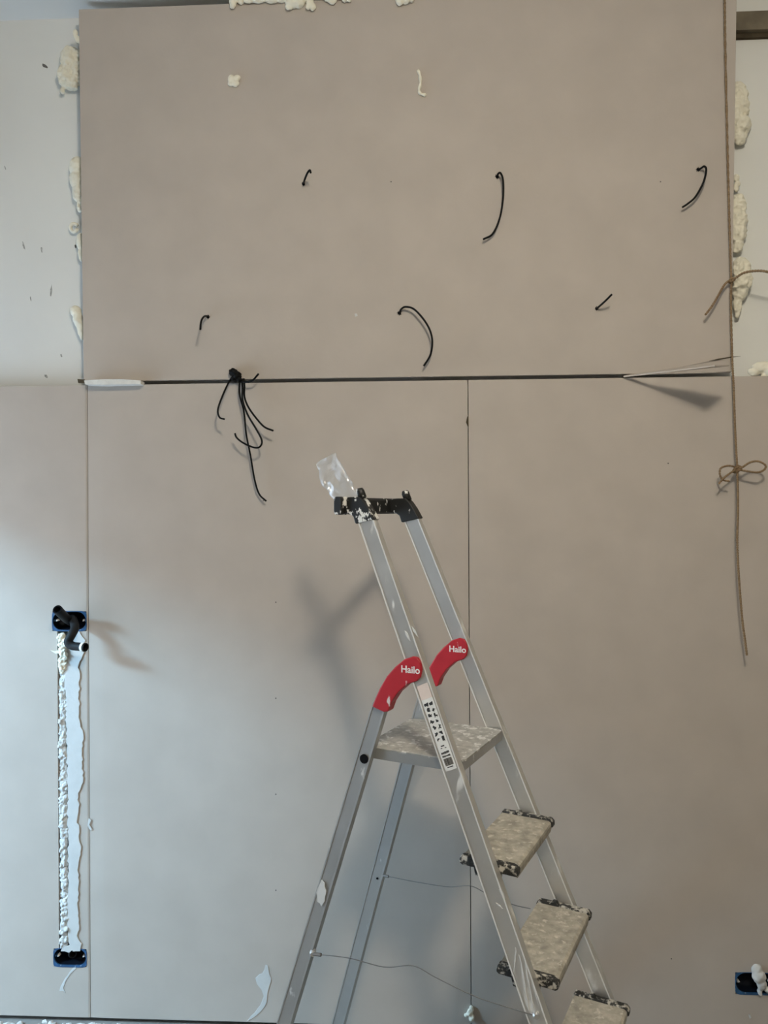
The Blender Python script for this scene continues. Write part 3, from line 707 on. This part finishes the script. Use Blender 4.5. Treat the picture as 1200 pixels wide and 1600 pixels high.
for t0, t1, n in ((0.785, 0.812, 8), (0.825, 0.848, 7)):       # two lines of small heavy print, too small to read
    for j in range(n):
        a0 = -0.72 + 1.44 * j / n; u0 = rnd.uniform(0, 0.006)
        on_strip('print_line', a0, a0 + 1.44 / n * 0.78, t0 + u0, t1 - rnd.uniform(0, 0.004), 'ink', 0.0009, sk)
a0 = -0.7
while a0 < 0.68:                                                # barcode
    bw = rnd.choice((0.03, 0.045, 0.07)); on_strip('barcode_bar', a0, min(a0 + bw, 0.7), 0.862, 0.945, 'ink', 0.0009, sk); a0 += bw + rnd.choice((0.03, 0.045))
on_strip('print_line', -0.5, 0.5, 0.958, 0.968, 'ink', 0.0009, sk)
# top guard: bar behind the rails, sockets over the rail tops, pegs
bs = -0.058
bar = MB()
ol = [(-0.006, -0.036), (0.006, -0.036), (0.009, -0.030), (0.009, 0.000), (0.006, 0.005), (-0.006, 0.005), (-0.009, 0.000), (-0.009, -0.030)]
bar.rings([[L(bs + a_, w_, h) for a_, h in ol] for w_ in (-0.118, 0.152)])
bar.build('top_bar', 'black_plastic', ld, bevel=0.002)
nb = MB(); nb.rings([[L(bs + a_ * 1.25, w_, -0.0155 + (h + 0.0155) * 1.06) for a_, h in ol] for w_ in (-0.152, -0.116)])
nb.build('bar_end', 'black_plastic_splashed', ld, bevel=0.003)
for sd in (-1, 1):
    wc = sd * FW(0) / 2; mt_ = 'black_plastic_splashed' if sd < 0 else 'black_plastic'
    m = MB(); ol2 = [(-0.062, -0.034), (-0.030, -0.036), (-0.005, -0.036), (0.006, -0.026), (0.018, -0.010), (0.034, 0.017), (-0.018, 0.028), (-0.024, 0.010), (-0.034, 0.004), (-0.062, 0.004)]
    m.prism([L(a_, wc - 0.0145, b_) for a_, b_ in ol2], L(0, 0.029, 0) - L(0, 0, 0))
    m.build('rail_socket', mt_, ld, bevel=0.003)
    MB().tube([L(-0.004, wc, -0.030), L(-0.012, wc, -0.050), L(-0.0135, wc, -0.056)], [0.0105, 0.0105, 0.008], 14).build('peg', mt_, ld, True)
# wire safety cords
s0, h0 = LP(482, 1488, -RW(1.048) / 2 - 0.011); s1, h1 = LP(838, 1587, -FW(1.03) / 2 - 0.012)
pA = L(s0 + 0.012, -RW(h0) / 2 - 0.012, h0); pB = L(s1, -FW(h1) / 2 - 0.013, h1)
mids = []
for px, py, t in ((545, 1497, 0.18), (600, 1511, 0.33), (645, 1509, 0.46), (680, 1527, 0.56), (740, 1556, 0.72), (790, 1573, 0.86)):
    wv_ = -(RW(h0) * (1 - t) + FW(h1) * t) / 2 - 0.012; a_, b_ = LP(px, py, wv_); mids.append(L(a_, wv_, b_))
MB().tube(smooth_path([pA] + mids + [pB], 6), 0.0011, 6).build('safety_cord', 'wire', ld, True)
for pp in (pA, pB):
    MB().tube([pp + Vector((0, 0.012, 0)), pp, pp + Vector((0, -0.004, 0))], [0.0075, 0.0075, 0.005], 12).build('cord_rivet', 'steel', ld)
MB().tube([pA, pA + (mids[0] - pA).normalized() * 0.024], 0.0042, 8).build('cord_ferrule', 'wire', ld)
wr = RW(1.014) / 2 - 0.01
pts = []
for px, py, t in ((599, 1368, 0), (650, 1378, .2), (700, 1385.5, .4), (734, 1384, .55), (760, 1396, .65), (800, 1413, .85), (829, 1420, 1)):
    wv_ = wr + (FW(1.0) / 2 - 0.01 - wr) * t; a_, b_ = LP(px, py, wv_); pts.append(L(a_, wv_, b_))
MB().tube(smooth_path(pts, 6), 0.0011, 6).build('safety_cord', 'wire', ld, True)
MB().tube([pts[0], pts[0] + (pts[1] - pts[0]).normalized() * 0.016], 0.004, 8).build('cord_ferrule', 'wire', ld)
s_, h_ = LP(589, 1373, RW(1.0) / 2 - 0.01)
MB().tube([L(s_, RW(h_) / 2 - 0.004, h_), L(s_, RW(h_) / 2 - 0.0102, h_)], 0.003, 10).build('rivet_hole', 'dark', ld)
# thick plaster splash on the near rear leg
wq = lambda h: -RW(h) / 2 - 0.0098
def leg_pt(px, py):
    a_, b_ = LP(px, py, -RW(1.0) / 2 - 0.0098); a_, b_ = LP(px, py, wq(b_)); return L(a_, wq(b_), b_)
lp = ragged([(503, 1374), (508, 1380), (510, 1392), (508, 1408), (503, 1416), (497, 1408), (495, 1394), (499, 1384)], 4, 1.0, 12, leg_pt)
MB().prism(lp, (L(0, 1, 0) - L(0, 0, 0)) * -0.002).build('plaster_splash', 'plaster', ld)

# whitish drips down the near front rail
def rail_pt(px, py):
    w0 = -FW(0.9) / 2 - RT / 2 + 0.0012; a_, b_ = LP(px, py, w0); w0 = -FW(b_) / 2 - RT / 2 + 0.0012
    a_, b_ = LP(px, py, w0); return L(a_, w0, b_)
for i, (x0, y0, x1, y1, wd) in enumerate(((806, 1480, 803, 1520, 2.2), (812, 1492, 826, 1580, 2.6), (820, 1500, 833, 1575, 2.2), (827, 1515, 841, 1570, 2.0), (781, 1388, 788, 1404, 5), (776, 1410, 784, 1420, 3.5), (727, 1302, 730, 1314, 2.0), (634, 985, 640, 1002, 4), (644, 978, 652, 995, 3), (588, 824, 592, 838, 2.5))):
    lp = ragged([(x0 - wd * 0.4, y0), (x0 + wd * 0.5, y0 + 2), ((x0 + x1) / 2 + wd * 0.6, (y0 + y1) / 2), (x1 + wd * 0.4, y1), (x1 - wd * 0.3, y1 - 2), ((x0 + x1) / 2 - wd * 0.6, (y0 + y1) / 2)], 6, 0.7, 40 + i, rail_pt)
    MB().prism(lp, (L(0, 1, 0) - L(0, 0, 0)) * -0.0009).build('paint_drip', 'plaster', ld)

# ---- plastic bag stuck on the ladder's top guard
bg_ = MB(); wb = -0.085
base_ = LP(549, 784, wb); tip_ = LP(505, 716, wb)
ax = Vector((tip_[0] - base_[0], tip_[1] - base_[1])); ln = ax.length; ax.normalize(); pe = Vector((-ax.y, ax.x))
rings = []; nr, ns = 26, 40
for i in range(nr):
    t = i / (nr - 1); wd = 0.024 + 0.010 * min(1, t * 2.5) - 0.005 * max(0, t - 0.55) / 0.45
    thk = (0.013 * math.sin(math.pi * min(1, t * 0.98 + 0.02)) + 0.0015)
    ring = []
    for k in range(ns):
        a_ = 2 * math.pi * k / ns
        c = math.cos(a_); sn = math.sin(a_)
        u_ = math.copysign(abs(c) ** 0.7, c) * wd; v_ = math.copysign(abs(sn) ** 0.8, sn) * thk
        skew = 0.004 * (u_ / 0.03) * t
        p2 = ax * (ln * t - skew * 1.6) + pe * (u_ - 0.006 * math.sin(math.pi * t))
        p3 = L(base_[0] + p2.x, wb + v_ + 0.01 * t, base_[1] + p2.y)
        q = p3 * 38
        p3 += Vector((noise.noise(q), noise.noise(q + Vector((7, 0, 0))) * 1.6, noise.noise(q + Vector((0, 9, 0))))) * 0.006 * min(1, t * 3)
        ring.append(p3)
    rings.append(ring)
bg_.rings(rings)
bag = bg_.build('plastic_bag', 'film', None, False)
tag(bag, 'crumpled clear plastic bag stuck on the top of the ladder', 'bag')

# ---- rubble along the foot of the wall
rnd = random.Random(9); rb = bmesh.new()
for i in range(700):
    x = rnd.uniform(-1.6, 0.1) if i < 620 else rnd.uniform(0.1, 1.4); y = DW - 0.012 - abs(rnd.gauss(0.0, 0.035)); r = rnd.uniform(0.003, 0.010)
    if y > DW - 0.008: continue
    mm_ = Matrix.Translation((x, y, r * 0.6)) @ Matrix.Rotation(rnd.uniform(0, 6), 4, 'Z') @ Matrix.Diagonal((r * rnd.uniform(0.8, 1.6), r, r * rnd.uniform(0.6, 1.0), 1))
    vs_ = bmesh.ops.create_icosphere(rb, subdivisions=1, radius=1.0, matrix=mm_)['verts']
    for v in vs_: v.co += Vector((rnd.uniform(-1, 1), rnd.uniform(-1, 1), rnd.uniform(-.6, .6))) * r * 0.3
me = bpy.data.meshes.new('plaster_rubble'); rb.to_mesh(me); rb.free()
tag(link('plaster_rubble', me, 'plaster', None, Vector((0, 0, 0))), 'white plaster crumbs scattered along the foot of the wall', 'rubble', kind='stuff')
